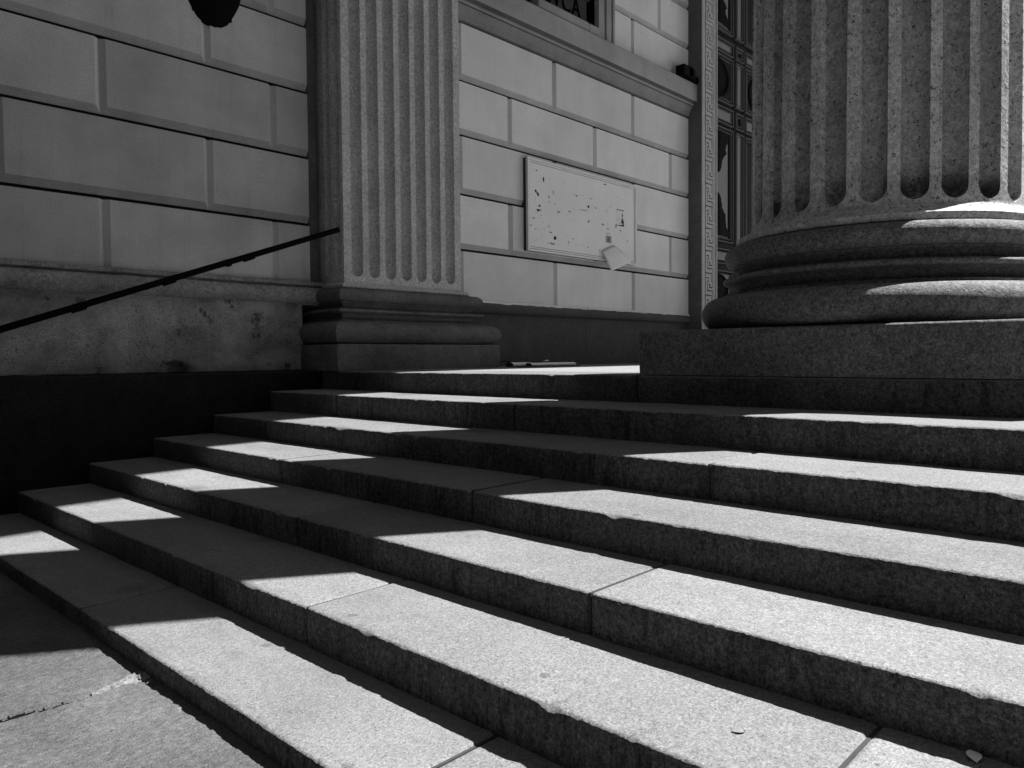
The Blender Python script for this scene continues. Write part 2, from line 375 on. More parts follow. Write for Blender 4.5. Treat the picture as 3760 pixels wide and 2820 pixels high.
def shaft_rows(zlist):
    rows = []; NF, PH, HWF = 24, math.radians(186.86), 0.355         # flute half width as a share of the 15 degree pitch
    zb = 0.812
    for z, R, fl in zlist:
        hw = HWF * R * 2 * math.pi / NF; row = []
        v = max(0.0, (zb + hw - z) / hw) if fl else 2.0
        ue = math.sqrt(max(0.0, 1 - v * v)) if v < 1 else 0.0
        ue = max(ue, 0.004)
        for k in range(NF):
            a0 = PH + k * 2 * math.pi / NF      # centre of rib
            for i in range(4):                  # rib, from its middle to the flute edge is covered on both sides
                u = (i / 4 - .5) * 2; half = math.pi / NF - ue * HWF * 2 * math.pi / NF
                row.append((a0 + u * half, 0.0))
            ac = a0 + math.pi / NF
            for i in range(15):
                u = -ue + 2 * ue * i / 14
                d = 1.0 * hw * math.sqrt(max(0.0, 1 - u * u - v * v)) if fl and v < 1 else 0.0
                row.append((ac + u * HWF * 2 * math.pi / NF, d))
        rows.append([(CX + (R - d) * math.cos(a), CY + (R - d) * math.sin(a), z) for a, d in row]); deps.append([d for a, d in row])
    return rows
zl = [(.6915, .84, 0), (.692, .868, 0), (.697, .871, 0), (.728, .871, 0), (.7325, .866, 0), (.7335, .853, 0)]
for i in range(1, 8): a = i / 7 * math.pi / 2; zl.append((.7335 + .062 * math.sin(a) ** 1.0 * (i / 7) ** .3, RS + .075 * (1 - math.sin(a)), 0))
zl += [(.808, RS, 0)]
hw = .355 * RS * 2 * math.pi / 24
for i in range(15): zl.append((.812 + hw * (1 - math.cos(i / 14 * math.pi / 2)) + .0005, RS, 1))
def rad(z): return RS - .0 if z < 1.2 else RS - 0.125 * ((z - 1.2) / 12.0) ** 1.15
for z in (1.1, 1.5, 2.2, 3, 4, 5, 6, 7, 8, 9, 10, 11, 12, 12.6): zl.append((z, rad(z), 1))
sh = MB().grid(shaft_rows(zl), True)
nn = len(deps[0])
sh.tone = [1.0 - min(.34, 9 * deps[j][i]) for j in range(len(deps) - 1) for i in range(nn)]      # shade in the flutes is put into the tone, darker with depth
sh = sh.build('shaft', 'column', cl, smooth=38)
lathe(MB(), [(.64, 12.55), (.70, 12.6), (.72, 12.68), (.66, 12.74), (.68, 12.9), (.74, 13.2), (.90, 13.5), (.98, 13.58), (.98, 13.795), (.3, 13.8)], CX, CY, 64).build('capital', 'column', cl, smooth=40)

# ------------------------------------------------------------------ pilaster
PX0, PX1, PY = 4.30, 5.835, 6.262
pl = thing('pilaster', 'fluted granite pilaster on a stepped moulded base beside the end of the handrail', 'pilaster', (5.07, 6.2, -.12))
def plane_flutes(mb, o, du, nrm, width, centres, hwid, z0, z1, depth):
    """fluted flat face: o = origin, du = direction along the face, nrm = outward normal"""
    zs = [z0 + hwid * (1 - math.cos(i / 10 * math.pi / 2)) + .0004 for i in range(11)] + [1.3, 2.2, 3.2, z1]
    P = lambda s_, z, d: (o[0] + du[0] * s_ - nrm[0] * d, o[1] + du[1] * s_ - nrm[1] * d, z)
    rows = []
    for z in [.80 - .06, z0 - .012] + zs:
        row = [P(0, z, 0)]
        v = (z0 + hwid - z) / hwid if z < z0 + hwid else 0
        ue = max(.003, math.sqrt(max(0, 1 - v * v))) if v < 1 else .003
        for c in centres:
            for i in range(11):
                u = -ue + 2 * ue * i / 10
                row.append(P(c + u * hwid, z, depth * math.sqrt(max(0, 1 - u * u - v * v)) if v < 1 else 0))
        row.append(P(width, z, 0)); rows.append(row)
    m = len(rows[0]) - 1; n0 = len(mb.f); mb.grid(rows); mb.shade(1.0)
    for j in range(2, len(rows) - 1):
        for i in range(m):
            if i and i < m - 0 and (i - 1) % 11 != 10 and i < m: mb.tone[n0 + j * m + i] = .84  # flute faces darkened: shade of the hollows put into the tone
    return mb
mb = MB()
cs = [.7675 + (i - 3) * .2035 for i in range(7)]
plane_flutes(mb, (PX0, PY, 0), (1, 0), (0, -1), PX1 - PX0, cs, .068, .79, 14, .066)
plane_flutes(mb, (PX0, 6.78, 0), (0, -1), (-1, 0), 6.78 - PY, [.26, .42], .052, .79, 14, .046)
mb.add([(PX1, PY, .74), (PX1, 6.78, .74), (PX1, 6.78, 14), (PX1, PY, 14)], [(0, 1, 2, 3)])
def rect_sweep(mb, prof, x0, x1, yf, yb, rc=0.0, q=0, amp=.002):
    """sweep a (offset, z) profile round the left, front and right faces"""
    rows = []
    for o, z in prof:
        X0, X1, Y0 = x0 - o, x1 + o, yf - o; pts = []
        for t in frange(yb, Y0, .06)[:-1]: pts.append((X0, t))
        for t in frange(X0, X1, .06)[:-1]: pts.append((t, Y0))
        for t in frange(Y0, yb, .06): pts.append((X1, t))
        rows.append([(x + amp * N(x, y, z + q, 9), y + amp * N(x, y, z + q + 7, 9), z) for x, y in pts])
    n = min(len(r) for r in rows)
    # resample every row to the same count so rows join
    out = []
    for (o, z), _ in zip(prof, rows):
        X0, X1, Y0 = x0 - o, x1 + o, yf - o; pts = []
        for i in range(10): pts.append((X0, yb + (Y0 - yb) * i / 10))
        for i in range(40): pts.append((X0 + (X1 - X0) * i / 40, Y0))
        for i in range(11): pts.append((X1, Y0 + (yb - Y0) * i / 10))
        out.append([(x + amp * N(x, y, z + q, 9), y + amp * N(x, y, z + q + 7, 9), z) for x, y in pts])
    return mb.grid(out)
mb.build('shaft', 'pilaster', pl, smooth=38)
foot = [(.01, .6725), (.06, .673), (.062, .676), (.062, .703), (.055, .706)] + [(.052 * (1 - math.sin(i / 6 * math.pi / 2)), .706 + .034 * i / 6) for i in range(1, 7)] + [(0.0, .741)]
rect_sweep(MB(), foot, PX0, PX1, PY, 6.78, amp=.0015).build('foot_fillet', 'pilaster', pl, smooth=38)
pprof = [(r - RS, z) for r, z in base_profile(.128)]
pprof += [(.012, .6635), (.012, .674)]
rect_sweep(MB(), pprof, PX0, PX1, PY, 6.78, amp=.003).build('base', 'pilbase', pl, smooth=38)
mb = worn_box(4.0, 6.135, 5.958, 6.66, -.1222, .125, .014, .04, 8, .0025)
mb.build('plinth', 'pilbase', pl, smooth=50)

# ------------------------------------------------------------------ walls of chamfered blocks
YW = 6.6
GR = .085
def block(mb, x0, x1, z0, z1, y=YW, l=True, r=True, b=True, t=True):
    """one rusticated block: flat face, V joints at the ends, chamfer and deep soffit at the foot, sharp top arris"""
    ch, dp, bk = .042, .034, .10
    xa, xb = x0 + (ch if l else 0), x1 - (ch if r else 0)
    zo = z0 + (.014 if b else 0); za = zo + (.060 if b else 0); zt = z1 - (.018 if t else 0)
    V = [(x0, y + dp, zo), (x1, y + dp, zo), (x1, y + dp, zt), (x0, y + dp, zt), (xa, y, za), (xb, y, za), (xb, y, zt), (xa, y, zt),
         (x0, y + bk, zo), (x1, y + bk, zo), (x1, y + bk, zt), (x0, y + bk, zt)]
    F = ((4, 5, 6, 7), 0), ((0, 1, 5, 4), 2), ((1, 2, 6, 5), 3), ((3, 0, 4, 7), 3), ((8, 9, 1, 0), 1), ((7, 6, 2, 3), 2), ((3, 2, 10, 11), 2)
    base = len(mb.v); mb.v += V
    for f, m in F: mb.f.append(tuple(base + i for i in f)); mb.mi.append(m)
    mb.shade(random.uniform(.88, 1.08))
def course(mb, x0, x1, z0, z1, joints, l=False, r=False, b=True, t=True):
    e = [x0] + joints + [x1]
    for i in range(len(e) - 1):
        j = random.uniform(-.0015, .0015)
        block(mb, e[i], e[i + 1], z0, z1, YW + j, l=(l or i > 0), r=(r or i < len(e) - 2), b=b, t=t)
# left wall
lw = thing('plaster_wall', 'pale wall of large grooved plaster blocks left of the fluted pilaster', 'wall', (2, YW, ZG))
mb = MB(); zc = [.735, 1.30, 1.945, 2.57, 3.20, 3.84, 4.48, 5.12]
A, B = [-.8, .72, 2.27, 3.765], [-1.6, 0.0, 1.55, 3.14]
for i in range(len(zc) - 1):
    course(mb, -2.4, 4.14, zc[i], zc[i + 1], A if i % 2 == 0 else B, b=i > 0)
mb.box(-2.4, 4.14, YW, YW + .3, 5.12, 14)
mb.box(-2.4, 4.13, YW + .09, YW + .29, .62, 5.119, 1)
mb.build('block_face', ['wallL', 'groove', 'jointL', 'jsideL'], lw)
mp = [(.0, .744), (-.055, .738), (-.066, .733), (-.067, .704), (-.060, .699), (-.016, .697), (-.014, .687)]
def extr(mb, prof, x0, x1, yb, st=.08, amp=.002, q=0):
    rows = [[(x, yb + dy + amp * N(x, z, q, 8), z + amp * N(x, dy, q + 3, 8)) for x in frange(x0, x1, st)] for dy, z in prof]
    return mb.grid(rows, flip=True)
lp = mp + [(-.035 - .066 * math.cos(math.radians(a)), .604 - .080 * math.sin(math.radians(a))) for a in range(-88, 89, 11)] + [(-.012, .523), (-.010, .512)]
extr(MB(), lp, -2.4, 4.24, YW, q=1, amp=.004).build('ledge_moulding', 'ledge', lw, smooth=40)
# rendered plinth under the ledge, with a broken hollow at its foot
rows = []
xs, zs = frange(-2.4, 4.02, .03), frange(-.112, .525, .02)
def plinth_y(x, z):
    y = 6.566 + .006 * N(x, z, 0, 2.2) + .003 * N(x, z, 4, 12)
    if z < -.08: y += .012 * max(0, N(x, 0, 5, 6))
    d = math.hypot((x - 2.80) / .10, (z + .115) / .10)
    if d < 1: y += .05 * min(1, (1 - d) * 4)
    return y
mb = MB().grid([[(x, plinth_y(x, z), z + (.008 * N(x, 1, 0, 9) if z < -.1 else 0)) for x in xs] for z in zs])
mb.add([(x, plinth_y(x, -.112), -.112) for x in xs] + [(x, 6.7, -.112) for x in xs], [(i, len(xs) + i, len(xs) + i + 1, i + 1) for i in range(len(xs) - 1)])
mb.build('rendered_plinth', 'render', lw, smooth=60)
mb = MB(); rows = []
for z in (-1.3, -.9, -.6, -.35, -.2, -.135, -.123, -.1205):
    rows.append([(x, 6.245 + .004 * N(x, z, 2, 4) + (.012 if z > -.125 else 0), z + .003 * N(x, 0, 1, 12)) for x in frange(-2.4, 3.996, .05)])
rows.append([(x, 6.6, -.1195) for x in frange(-2.4, 3.996, .05)])
mb.grid(rows).build('granite_footing', 'black', lw, smooth=40)
MB().box(4.142, 4.226, 6.592, 6.9, .60, 9).build('edge_strip', 'keyside', lw, bevel=.006)
MB().box(4.10, 4.32, 6.78, 6.9, .55, 9).build('groove_back', 'groove', lw)

# right wall
rw = thing('plaster_wall', 'pale grooved plaster wall carrying the notice board between pilaster and door', 'wall', (8.5, YW, -.12))
mb = MB(); zc = [.63, 1.25, 1.895, 2.58, 3.21, 3.862]
A, B = [6.15, 7.86, 9.675], [7.0, 8.74, 10.715]
for i in range(5):
    course(mb, 5.70, 11.31, zc[i], zc[i + 1], A if i % 2 == 0 else B, b=i > 0, t=(i < 4))
# above the string course, right of the niche
uz = [4.42, 4.99, 5.62, 6.25, 6.9]
for i in range(4):
    course(mb, 9.19, 11.31, uz[i], uz[i + 1], [9.67] if i % 2 == 0 else [10.40], b=i > 0)
mb.box(5.70, 7.10, YW, YW + .3, 4.42, 6.9); mb.box(5.70, 11.31, YW, YW + .3, 6.9, 14)
mb.box(5.70, 11.31, YW + .09, YW + .29, .60, 3.872, 1).box(9.195, 11.31, YW + .09, YW + .29, 4.42, 6.899, 1)
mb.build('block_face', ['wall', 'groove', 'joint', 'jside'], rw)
sc_ = [(.09, 3.899), (-.016, 3.90), (-.018, 3.906)] + [(-.02 - .062 * (i / 8) ** 1.8, 3.908 + .125 * i / 8) for i in range(9)] + [(-.083, 4.040), (-.100, 4.044), (-.104, 4.050), (-.104, 4.078), (-.100, 4.084), (-.160, 4.102), (-.164, 4.108), (-.164, 4.366), (-.154, 4.378), (0.0, 4.405), (.1, 4.41)]
sc_ = sc_[::-1]
xs = frange(5.7, 11.268, .08)
mb = MB(); rows = [[(x, YW + dy + .0012 * N(x, z, 0, 5), z) for x in xs] for dy, z in sc_]
mb.grid(rows, flip=True)
for j in range(len(sc_) - 1):          # shade of the inner corners and cove is put into the tone
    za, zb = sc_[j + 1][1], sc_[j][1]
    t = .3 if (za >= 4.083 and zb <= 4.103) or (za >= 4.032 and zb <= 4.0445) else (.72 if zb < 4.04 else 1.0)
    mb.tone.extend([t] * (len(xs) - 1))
mb.add([(11.268, YW + dy, z) for dy, z in sc_] + [(11.268, YW + .1, 3.87)], [tuple(range(len(sc_) + 1))])
mb.build('string_course', 'mould', rw, smooth=35)
rd = [(.0, .65), (-.02, .645)] + [(-.028 - .052 * math.cos(math.radians(a)), .575 - .06 * math.sin(math.radians(a))) for a in range(-85, 86, 10)] + [(-.02, .508), (.0, .505)]
extr(MB(), rd, 5.7, 11.20, YW, q=5, amp=.003).build('ledge_moulding', 'dado', rw, smooth=40)
mb = MB(); rows = []          # ragged lower lip of plaster over the ledge
for j in range(5):
    rows.append([(x, YW - .012 - .026 * math.sin(j / 4 * math.pi) * (0.5 + 2 * max(0, N(x, 0, 3, 5))), .672 - j * (.012 + .022 * max(0, N(x, 2, 0, 4)) + .006 * N(x, 5, 0, 25))) for x in frange(5.7, 11.25, .02)])
mb.grid(rows, flip=True).build('plaster_lip', 'wall', rw, smooth=80)
mb = MB()
for a, b in ((5.7, 8.495), (8.499, 11.3)): mb.box(a, b, 6.588, 6.9, -.13, .51)
mb.build('granite_dado', 'dado', rw, bevel=.002)

# niche with sill block, inscription plaque and moulded frame
nc = thing('wall_niche', 'dark recess above the string course with an inscribed stone block standing in it', 'niche', (8.0, YW, 4.4))
MB().box(7.1, 8.80, 7.3, 7.4, 4.38, 7).box(7.02, 7.1, 6.6, 7.4, 4.4, 7).box(8.80, 8.86, 6.64, 7.4, 4.40, 7).build('recess', 'hole', nc)
MB().box(7.42, 8.47, 6.475, 7.0, 4.406, 4.525).box(8.474, 8.70, 6.477, 7.0, 4.406, 4.523).build('sill_block', 'mould', nc, bevel=.018)
pq = MB().box(7.25, 8.56, 6.60, 7.1, 4.528, 5.02).box(7.25, 8.60, 6.57, 7.1, 4.88, 4.90).box(7.25, 8.63, 6.55, 7.1, 4.93, 4.96).build('inscription_plaque', 'panel', nc)
fc = D.curves.new('inscription', 'FONT'); fc.body = 'GVCA'; fc.size = .36; fc.extrude = .006; fc.space_character = 1.12; fc.align_x = 'RIGHT'
fo = D.objects.new('inscription', fc); col.objects.link(fo); bpy.context.view_layer.update()
me = D.meshes.new_from_object(fo.evaluated_get(bpy.context.evaluated_depsgraph_get())); D.objects.remove(fo)
me.materials.clear(); me.materials.append(M['hole'])
lt = D.objects.new('inscription', me); col.objects.link(lt); lt.parent = pq
lt.matrix_local = Matrix.Translation((8.42 - 8.0, 6.596 - YW, 4.60 - 4.4)) @ Matrix.Rotation(math.radians(90), 4, 'X') @ Matrix.Diagonal((.78, 1, 1, 1))
mb = MB()
for a, b, d in ((8.80, 8.93, .035), (8.934, 8.965, .012), (8.969, 9.08, .045), (9.084, 9.11, .015), (9.114, 9.155, .055)):
    mb.box(a, b, YW - d, YW + .1, 4.408, 7)
mb.box(9.155, 9.192, YW - .006, YW + .1, 4.41, 7)
mb.build('frame', 'mould', nc)

# ------------------------------------------------------------------ notice board
nb = thing('notice_board', 'white scuffed notice board with peeled paper scraps mounted on the grooved wall', 'notice board', (8.45, YW, 1.9))
bx0, bx1, bz0, bz1, by = 7.235, 9.65, 1.335, 2.508, 6.53
mb = MB().box(bx0, bx1, by, 6.55, bz0, bz1, 0).box(bx0 + .004, bx1 - .004, 6.5501, 6.66, bz0 + .004, bz1 - .004, 1)  # rear box dark: shade on the board's sides put into the colour
FLK = [(7.415,2.364,.014,.007,0),(7.551,2.27,.011,.03,0),(7.398,2.103,.014,.016,0),(7.42,2.083,.014,.011,0),(7.441,2.064,.016,.018,0),(7.654,2.063,.007,.016,0),(7.659,2.002,.011,.009,0),(7.781,1.99,.007,.007,0),(7.471,1.924,.014,.016,0),(7.453,1.87,.039,.009,0),(7.435,1.857,.011,.016,0),(7.5,1.807,.018,.003,0),(8.228,2.16,.02,.01,0),(8.548,2.167,.014,.007,0),(8.492,2.051,.018,.017,0),(7.854,1.896,.034,.011,1),(8.076,1.929,.031,.01,2),(8.496,1.847,.012,.015,0),(8.823,1.845,.019,.013,0),(7.303,1.657,.01,.01,0),(7.393,1.622,.007,.006,0),(7.553,1.641,.009,.003,0),(7.687,1.608,.025,.006,0),(7.513,1.561,.007,.003,0),(7.772,1.542,.026,.027,0),(8.147,1.575,.01,.008,0),(8.471,1.492,.012,.007,0),(8.75,1.475,.011,.008,0),(8.944,1.798,.013,.008,0),(7.639,1.467,.009,.006,0),(9.253,1.809,.011,.01,0),(9.423,1.674,.009,.008,0),(8.88,2.413,.03,.009,1),(8.325,2.475,.014,.01,1),(8.909,2.043,.011,.01,2),(7.35,1.752,.021,.009,2),(7.717,1.466,.046,.016,2),(8.656,2.054,.01,.013,1),(7.655,1.681,.007,.016,2),(7.742,2.137,.007,.035,2),(8.39,1.988,.081,.006,2),(8.054,1.524,.008,.017,2)]
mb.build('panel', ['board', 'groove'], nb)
mb = MB(); y = by - .0015
for x, z, a, b, k in FLK:
    a *= 1.15; b *= 1.15; n = 9
    ring = []
    for i in range(n):
        t = 2 * math.pi * i / n; s = random.uniform(.65, 1.25); ring.append((x + a * s * math.cos(t), z + b * s * math.sin(t)))
    mb.add([(p, y, q) for p, q in ring] + [(p, by + .001, q) for p, q in ring], [tuple(range(n))] + [(i, (i + 1) % n, n + (i + 1) % n, n + i) for i in range(n)], k)
for i in range(150):
    x, z = random.uniform(7.33, 9.42), random.uniform(1.44, 2.36); s = random.uniform(.002, .006); k = random.choice((1, 2, 2))
    mb.box(x, x + s * random.uniform(1, 4), y + .0004, by + .001, z, z + s, k)
mb.build('paper_scraps', ['flake', 'flake1', 'flake2'], nb)['kind'] = 'stuff'
# frame mouldings: two thin stepped beads
mb = MB()
for ins, wd, d in ((.0, .024, .016), (.034, .014, .010)):
    a0, a1, c0, c1 = bx0 + ins, bx1 - ins, bz0 + ins, bz1 - ins
    yy = by - d
    mb.box(a0, a1, yy, by + .01, c1 - wd, c1).box(a0, a1, yy, by + .01, c0, c0 + wd).box(a0, a0 + wd, yy, by + .01, c0 + wd, c1 - wd).box(a1 - wd, a1, yy, by + .01, c0 + wd, c1 - wd)
for ins in (.027, .052):
    a0, a1, c0, c1 = bx0 + ins, bx1 - ins, bz0 + ins, bz1 - ins; yy = by - .0012; q = .0055
    mb.box(a0, a1, yy, by, c1 - q, c1, 1).box(a0, a1, yy, by, c0, c0 + q, 1).box(a0, a0 + q, yy, by, c0 + q, c1 - q, 1).box(a1 - q, a1, yy, by, c0 + q, c1 - q, 1)
mb.build('frame', ['board', 'flake1'], nb)
# small printed photo of a sitting figure with a dark border, half torn
mb = MB(); y = by - .003
mb.box(9.148, 9.332, y, by, 1.86, 2.11, 0)
mb.box(9.15, 9.33, y - .001, by, 2.096, 2.106, 1)
for px, pz, rx, rz in ((9.293, 2.035, .014, .02), (9.288, 2.012, .009, .015)):
    mb.add([(px + rx * math.cos(t * .63), y - .0015, pz + rz * math.sin(t * .63)) for t in range(10)], [tuple(range(10))], 1)
mb.add([(9.262, y - .001, 1.93), (9.275, y - .001, 1.985), (9.293, y - .001, 1.998), (9.315, y - .001, 1.985), (9.33, y - .001, 1.93), (9.332, y - .001, 1.872), (9.215, y - .001, 1.872), (9.215, y - .001, 1.888), (9.30, y - .001, 1.893), (9.30, y - .001, 1.912), (9.262, y - .001, 1.915)], [tuple(range(11))[::-1]], 1)
mb.add([(9.284, y - .0016, 1.992), (9.302, y - .0016, 1.992), (9.296, y - .0016, 1.955)], [(0, 1, 2)], 0)
mb.box(9.16, 9.20, y - .001, by, 1.95, 1.956, 1).box(9.205, 9.235, y - .001, by, 1.905, 1.912, 1).box(9.13, 9.142, y, by, 1.835, 1.885, 1).box(9.142, 9.215, y, by, 1.872, 1.883, 1)
mb.build('printed_photo', ['paper', 'flake'], nb)
mb = MB().box(8.893, 9.024, by - .002, by, 1.60, 1.70, 0)
mb.add([(8.955 + .03 * math.cos(t * .63), by - .003, 1.65 + .037 * math.sin(t * .63)) for t in range(10)], [tuple(range(10))], 1)
mb.box(8.90, 9.0, by - .003, by, 1.728, 1.734, 1).build('small_print', ['flake2', 'flake1'], nb)
# loose sheet hanging off the board's lower right corner
c4 = [Vector((8.776, 6.512, 1.468)), Vector((9.06, 6.508, 1.579)), Vector((9.409, 6.44, 1.358)), Vector((8.84, 6.40, 1.181))]
rows = []
for j in range(9):
    r = []
    for i in range(9):
        u, v = i / 8, j / 8
        p = (c4[0] * (1 - u) + c4[1] * u) * (1 - v) + (c4[3] * (1 - u) + c4[2] * u) * v
        p.y -= .02 * math.sin(v * math.pi) * (0.4 + u); r.append(tuple(p))
    rows.append(r)
ps = MB().grid(rows, flip=True).build('loose_sheet', 'paper', origin=(9.0, 6.47, 1.4 + G), smooth=180)
so = ps.modifiers.new('thickness', 'SOLIDIFY'); so.thickness = .0012
tag(ps, "blank white sheet of paper hanging askew from the notice board's lower right corner", 'paper')

# ------------------------------------------------------------------ door surround with meander band
ds = thing('door_surround', 'stone door surround carved with a vertical Greek key band', 'door surround', (11.5, 6.6, -.12))
SY = 6.338
MB().box(11.268, 11.74, SY + .014, 7.2, -.122, 9).build('jamb', 'keyside', ds)
mb = MB()
mb.box(11.262, 11.345, SY, SY + .016, -.122, 9)
mb.box(11.668, 11.692, SY, SY + .016, -.122, 9).box(11.712, 11.744, SY - .008, SY + .03, -.122, 9)
mb.build('border', 'key', ds)
K = [[1] * 15 for _ in range(19)]
def g(r0, r1, c0, c1):
    for r in range(r0, r1 + 1):
        for c in range(c0, c1 + 1): K[r % 19][c] = 0
g(0, 18, 0, 0); g(0, 0, 0, 10); g(0, 7, 10, 10); g(4, 4, 2, 5); g(4, 6, 5, 5); g(7, 7, 3, 5); g(7, 15, 3, 3); g(15, 15, 3, 12); g(15, 18, 12, 12); g(0, 11, 12, 12); g(9, 12, 6, 6); g(12, 12, 6, 11); g(10, 10, 7, 8)
mb = MB(); kx0, kx1 = 11.352, 11.66; cw, chh = (kx1 - kx0) / 15, .365 / 19
zt = 1.714 + .365 * 20
mb.add([(kx0 - .01, SY + .0135, -.12), (11.715, SY + .0135, -.12), (11.715, SY + .0135, 9), (kx0 - .01, SY + .0135, 9)], [(0, 1, 2, 3)], 1)
nrow = int((zt + .12) / chh)
for j in range(nrow):
    z1 = zt - j * chh; z0 = z1 - chh; row = K[j % 19]; i = 0
    while i < 15:
        if row[i]:
            k = i
            while k < 15 and row[k]: k += 1
            x0, x1 = kx0 + i * cw, kx0 + k * cw
            mb.add([(x0, SY, z0), (x1, SY, z0), (x1, SY, z1), (x0, SY, z1), (x0, SY + .0135, z0), (x1, SY + .0135, z0), (x1, SY + .0135, z1), (x0, SY + .0135, z1)],
                   [(0, 1, 2, 3), (4, 0, 3, 7), (1, 5, 6, 2)] + ([(4, 5, 1, 0)]) + ([(3, 2, 6, 7)]))
            i = k
        else: i += 1
mb.build('greek_key_band', ['key', 'groove'], ds)

# ------------------------------------------------------------------ bronze door
dr = thing('bronze_door', 'tall dark panelled bronze door with carved ornaments behind the column', 'door', (12.8, 6.7, -.12))
YD = 6.62
MB().box(11.75, 15.6, YD + .03, YD + .1, -.121, 9).build('door_leaf', 'bronze', dr)
def beadbox(mb, x0, x1, z0, z1, t=.016, d=.02, y=YD):
    mb.box(x0, x1, y - d, y + .031, z1 - t, z1).box(x0, x1, y - d, y + .031, z0, z0 + t).box(x0, x0 + t, y - d, y + .031, z0 + t, z1 - t).box(x1 - t, x1, y - d, y + .031, z0 + t, z1 - t)
cols = [(11.76, 12.83), (12.94, 13.235), (13.31, 14.4), (14.5, 15.5)]
rowsz = [(-.1, .82), (.86, 1.475), (1.60, 1.86), (1.985, 3.975), (4.05, 4.335), (4.42, 5.215), (5.27, 5.50), (5.64, 7.6)]
for ci, (x0, x1) in enumerate(cols):
    for ri, (z0, z1) in enumerate(rowsz):
        bb = MB(); beadbox(bb, x0, x1, z0, z1, .013)
        i = .055
        beadbox(bb, x0 + i, x1 - i, z0 + i, z1 - i, .010, .008)
        bb.build('moulding', 'bead', dr)
        i = .075; light = (ri in (2, 4, 6)) if ci != 1 else (ri in (1, 3, 5, 7))
        if ci == 1: i = .03
        tall = ri in (3, 7) and ci != 1
        if x1 - x0 < .16 + 2 * i and ci != 1: continue
        if light:
            MB().box(x0 + i, x1 - i - (.07 if ci == 1 else 0), YD + .004, YD + .031, z0 + i * .8, z1 - i * .8).build('panel', 'glass', dr)
        elif tall and ci != 2:
            MB().box(x0 + .17, x1 - .17, YD + .006, YD + .031, z0 + .08, z1 - .09).build('panel', 'glass', dr)
            ob = MB()
            def orn(cx, za, zb, wd, sg):
                n = 26; L, R = [], []
                for k in range(n + 1):
                    t = k / n; wdt = wd * (1 - t) ** .5 * (1 + .10 * math.sin(t * 15) + .08 * N(t * 9, cx, za)) * (1 if t < .55 else .75)
                    z = za + (zb - za) * t; L.append((cx - wdt * (1 + .2 * N(t * 14, 1, za)), YD - .012 * (1 - t), z)); R.append((cx + wdt * (1 + .2 * N(t * 14, 5, za)), YD - .012 * (1 - t), z))
                C_ = [((l[0] + r[0]) / 2, YD - .035 * (1 - k / n) - .01, l[2]) for k, (l, r) in enumerate(zip(L, R))]
                ob.grid([[(l[0], YD + .02, l[2]) for l in L], L, C_, R, [(r[0], YD + .02, r[2]) for r in R]])
            cxm = (x0 + x1) / 2 + .02
            orn(cxm, z1 - .10, z1 - .80, .34, 1); orn(cxm, z0 + .09, z0 + .84, .34, -1)
            ob.build('ornament', 'iron', dr)
        elif ri in (1, 5) and ci != 1:
            ob = MB(); cxm, czm, rx, rz = (x0 + x1) / 2, (z0 + z1) / 2, (x1 - x0) / 2 - .14, (z1 - z0) / 2 - .05
            MB().box(x0 + .1, x1 - .1, YD + .01, YD + .031, z0 + .06, z1 - .06).build('panel', 'glass' if ri == 1 else 'bronze', dr)
            n = 40
            for k in range(n):
                pass
            rws = []
            for rr, yy in ((1.0, YD + .012), (1.0, YD - .006), (.93, YD - .016), (.86, YD - .006), (.84, YD + .002), (.5, YD - .012), (.02, YD - .02)):
                rws.append([(cxm + rx * rr * math.cos(2 * math.pi * k / n) * (1 + (.05 * math.sin(k * 3) if rr > .8 else .1 * math.sin(k * 1.9))), yy, czm + rz * rr * math.sin(2 * math.pi * k / n)) for k in range(n)])
            ob.grid(rws, True, flip=True); ob.build('medallion', 'iron', dr, smooth=60)

# ------------------------------------------------------------------ handrail
hr = thing('handrail', 'black iron handrail sloping up along the left wall towards the pilaster', 'handrail', (2.5, 6.25, .6))
p0, p1 = Vector((.30, 6.25, -.199)), Vector((4.235, 6.25, 1.219))
MB().tube(p0, p1, .0255, 20).build('rail', 'iron', hr, smooth=50)
dirn = (p1 - p0) / (p1.x - p0.x)
b0 = None
for x in (3.31, 2.62, 1.95, 1.28, .6):
    p = p0 + dirn * (x - p0.x); o = Vector((x, 6.25, p.z))
    mb = MB()
    if b0 is None:
        mb.tube(tuple(p - dirn * .05 + Vector((0, 0, -.008))), tuple(p + dirn * .045 + Vector((0, 0, -.006))), .031, 14)
        mb.tube((x - .02, 6.26, p.z - .022), (x - .02, 6.40, p.z - .030), .012, 12).tube((x - .02, 6.40, p.z - .030), (x - .02, 6.61, p.z - .03), .012, 12)
        mb.tube((x - .02, 6.57, p.z - .03), (x - .02, 6.61, p.z - .03), .034, 16)
        b0 = mb.build('bracket', 'iron', hr, smooth=50); px = x; pz = p.z
    else:
        c = b0.copy(); col.objects.link(c); c.parent = hr; c.location = (x - px, 0, p.z - pz)

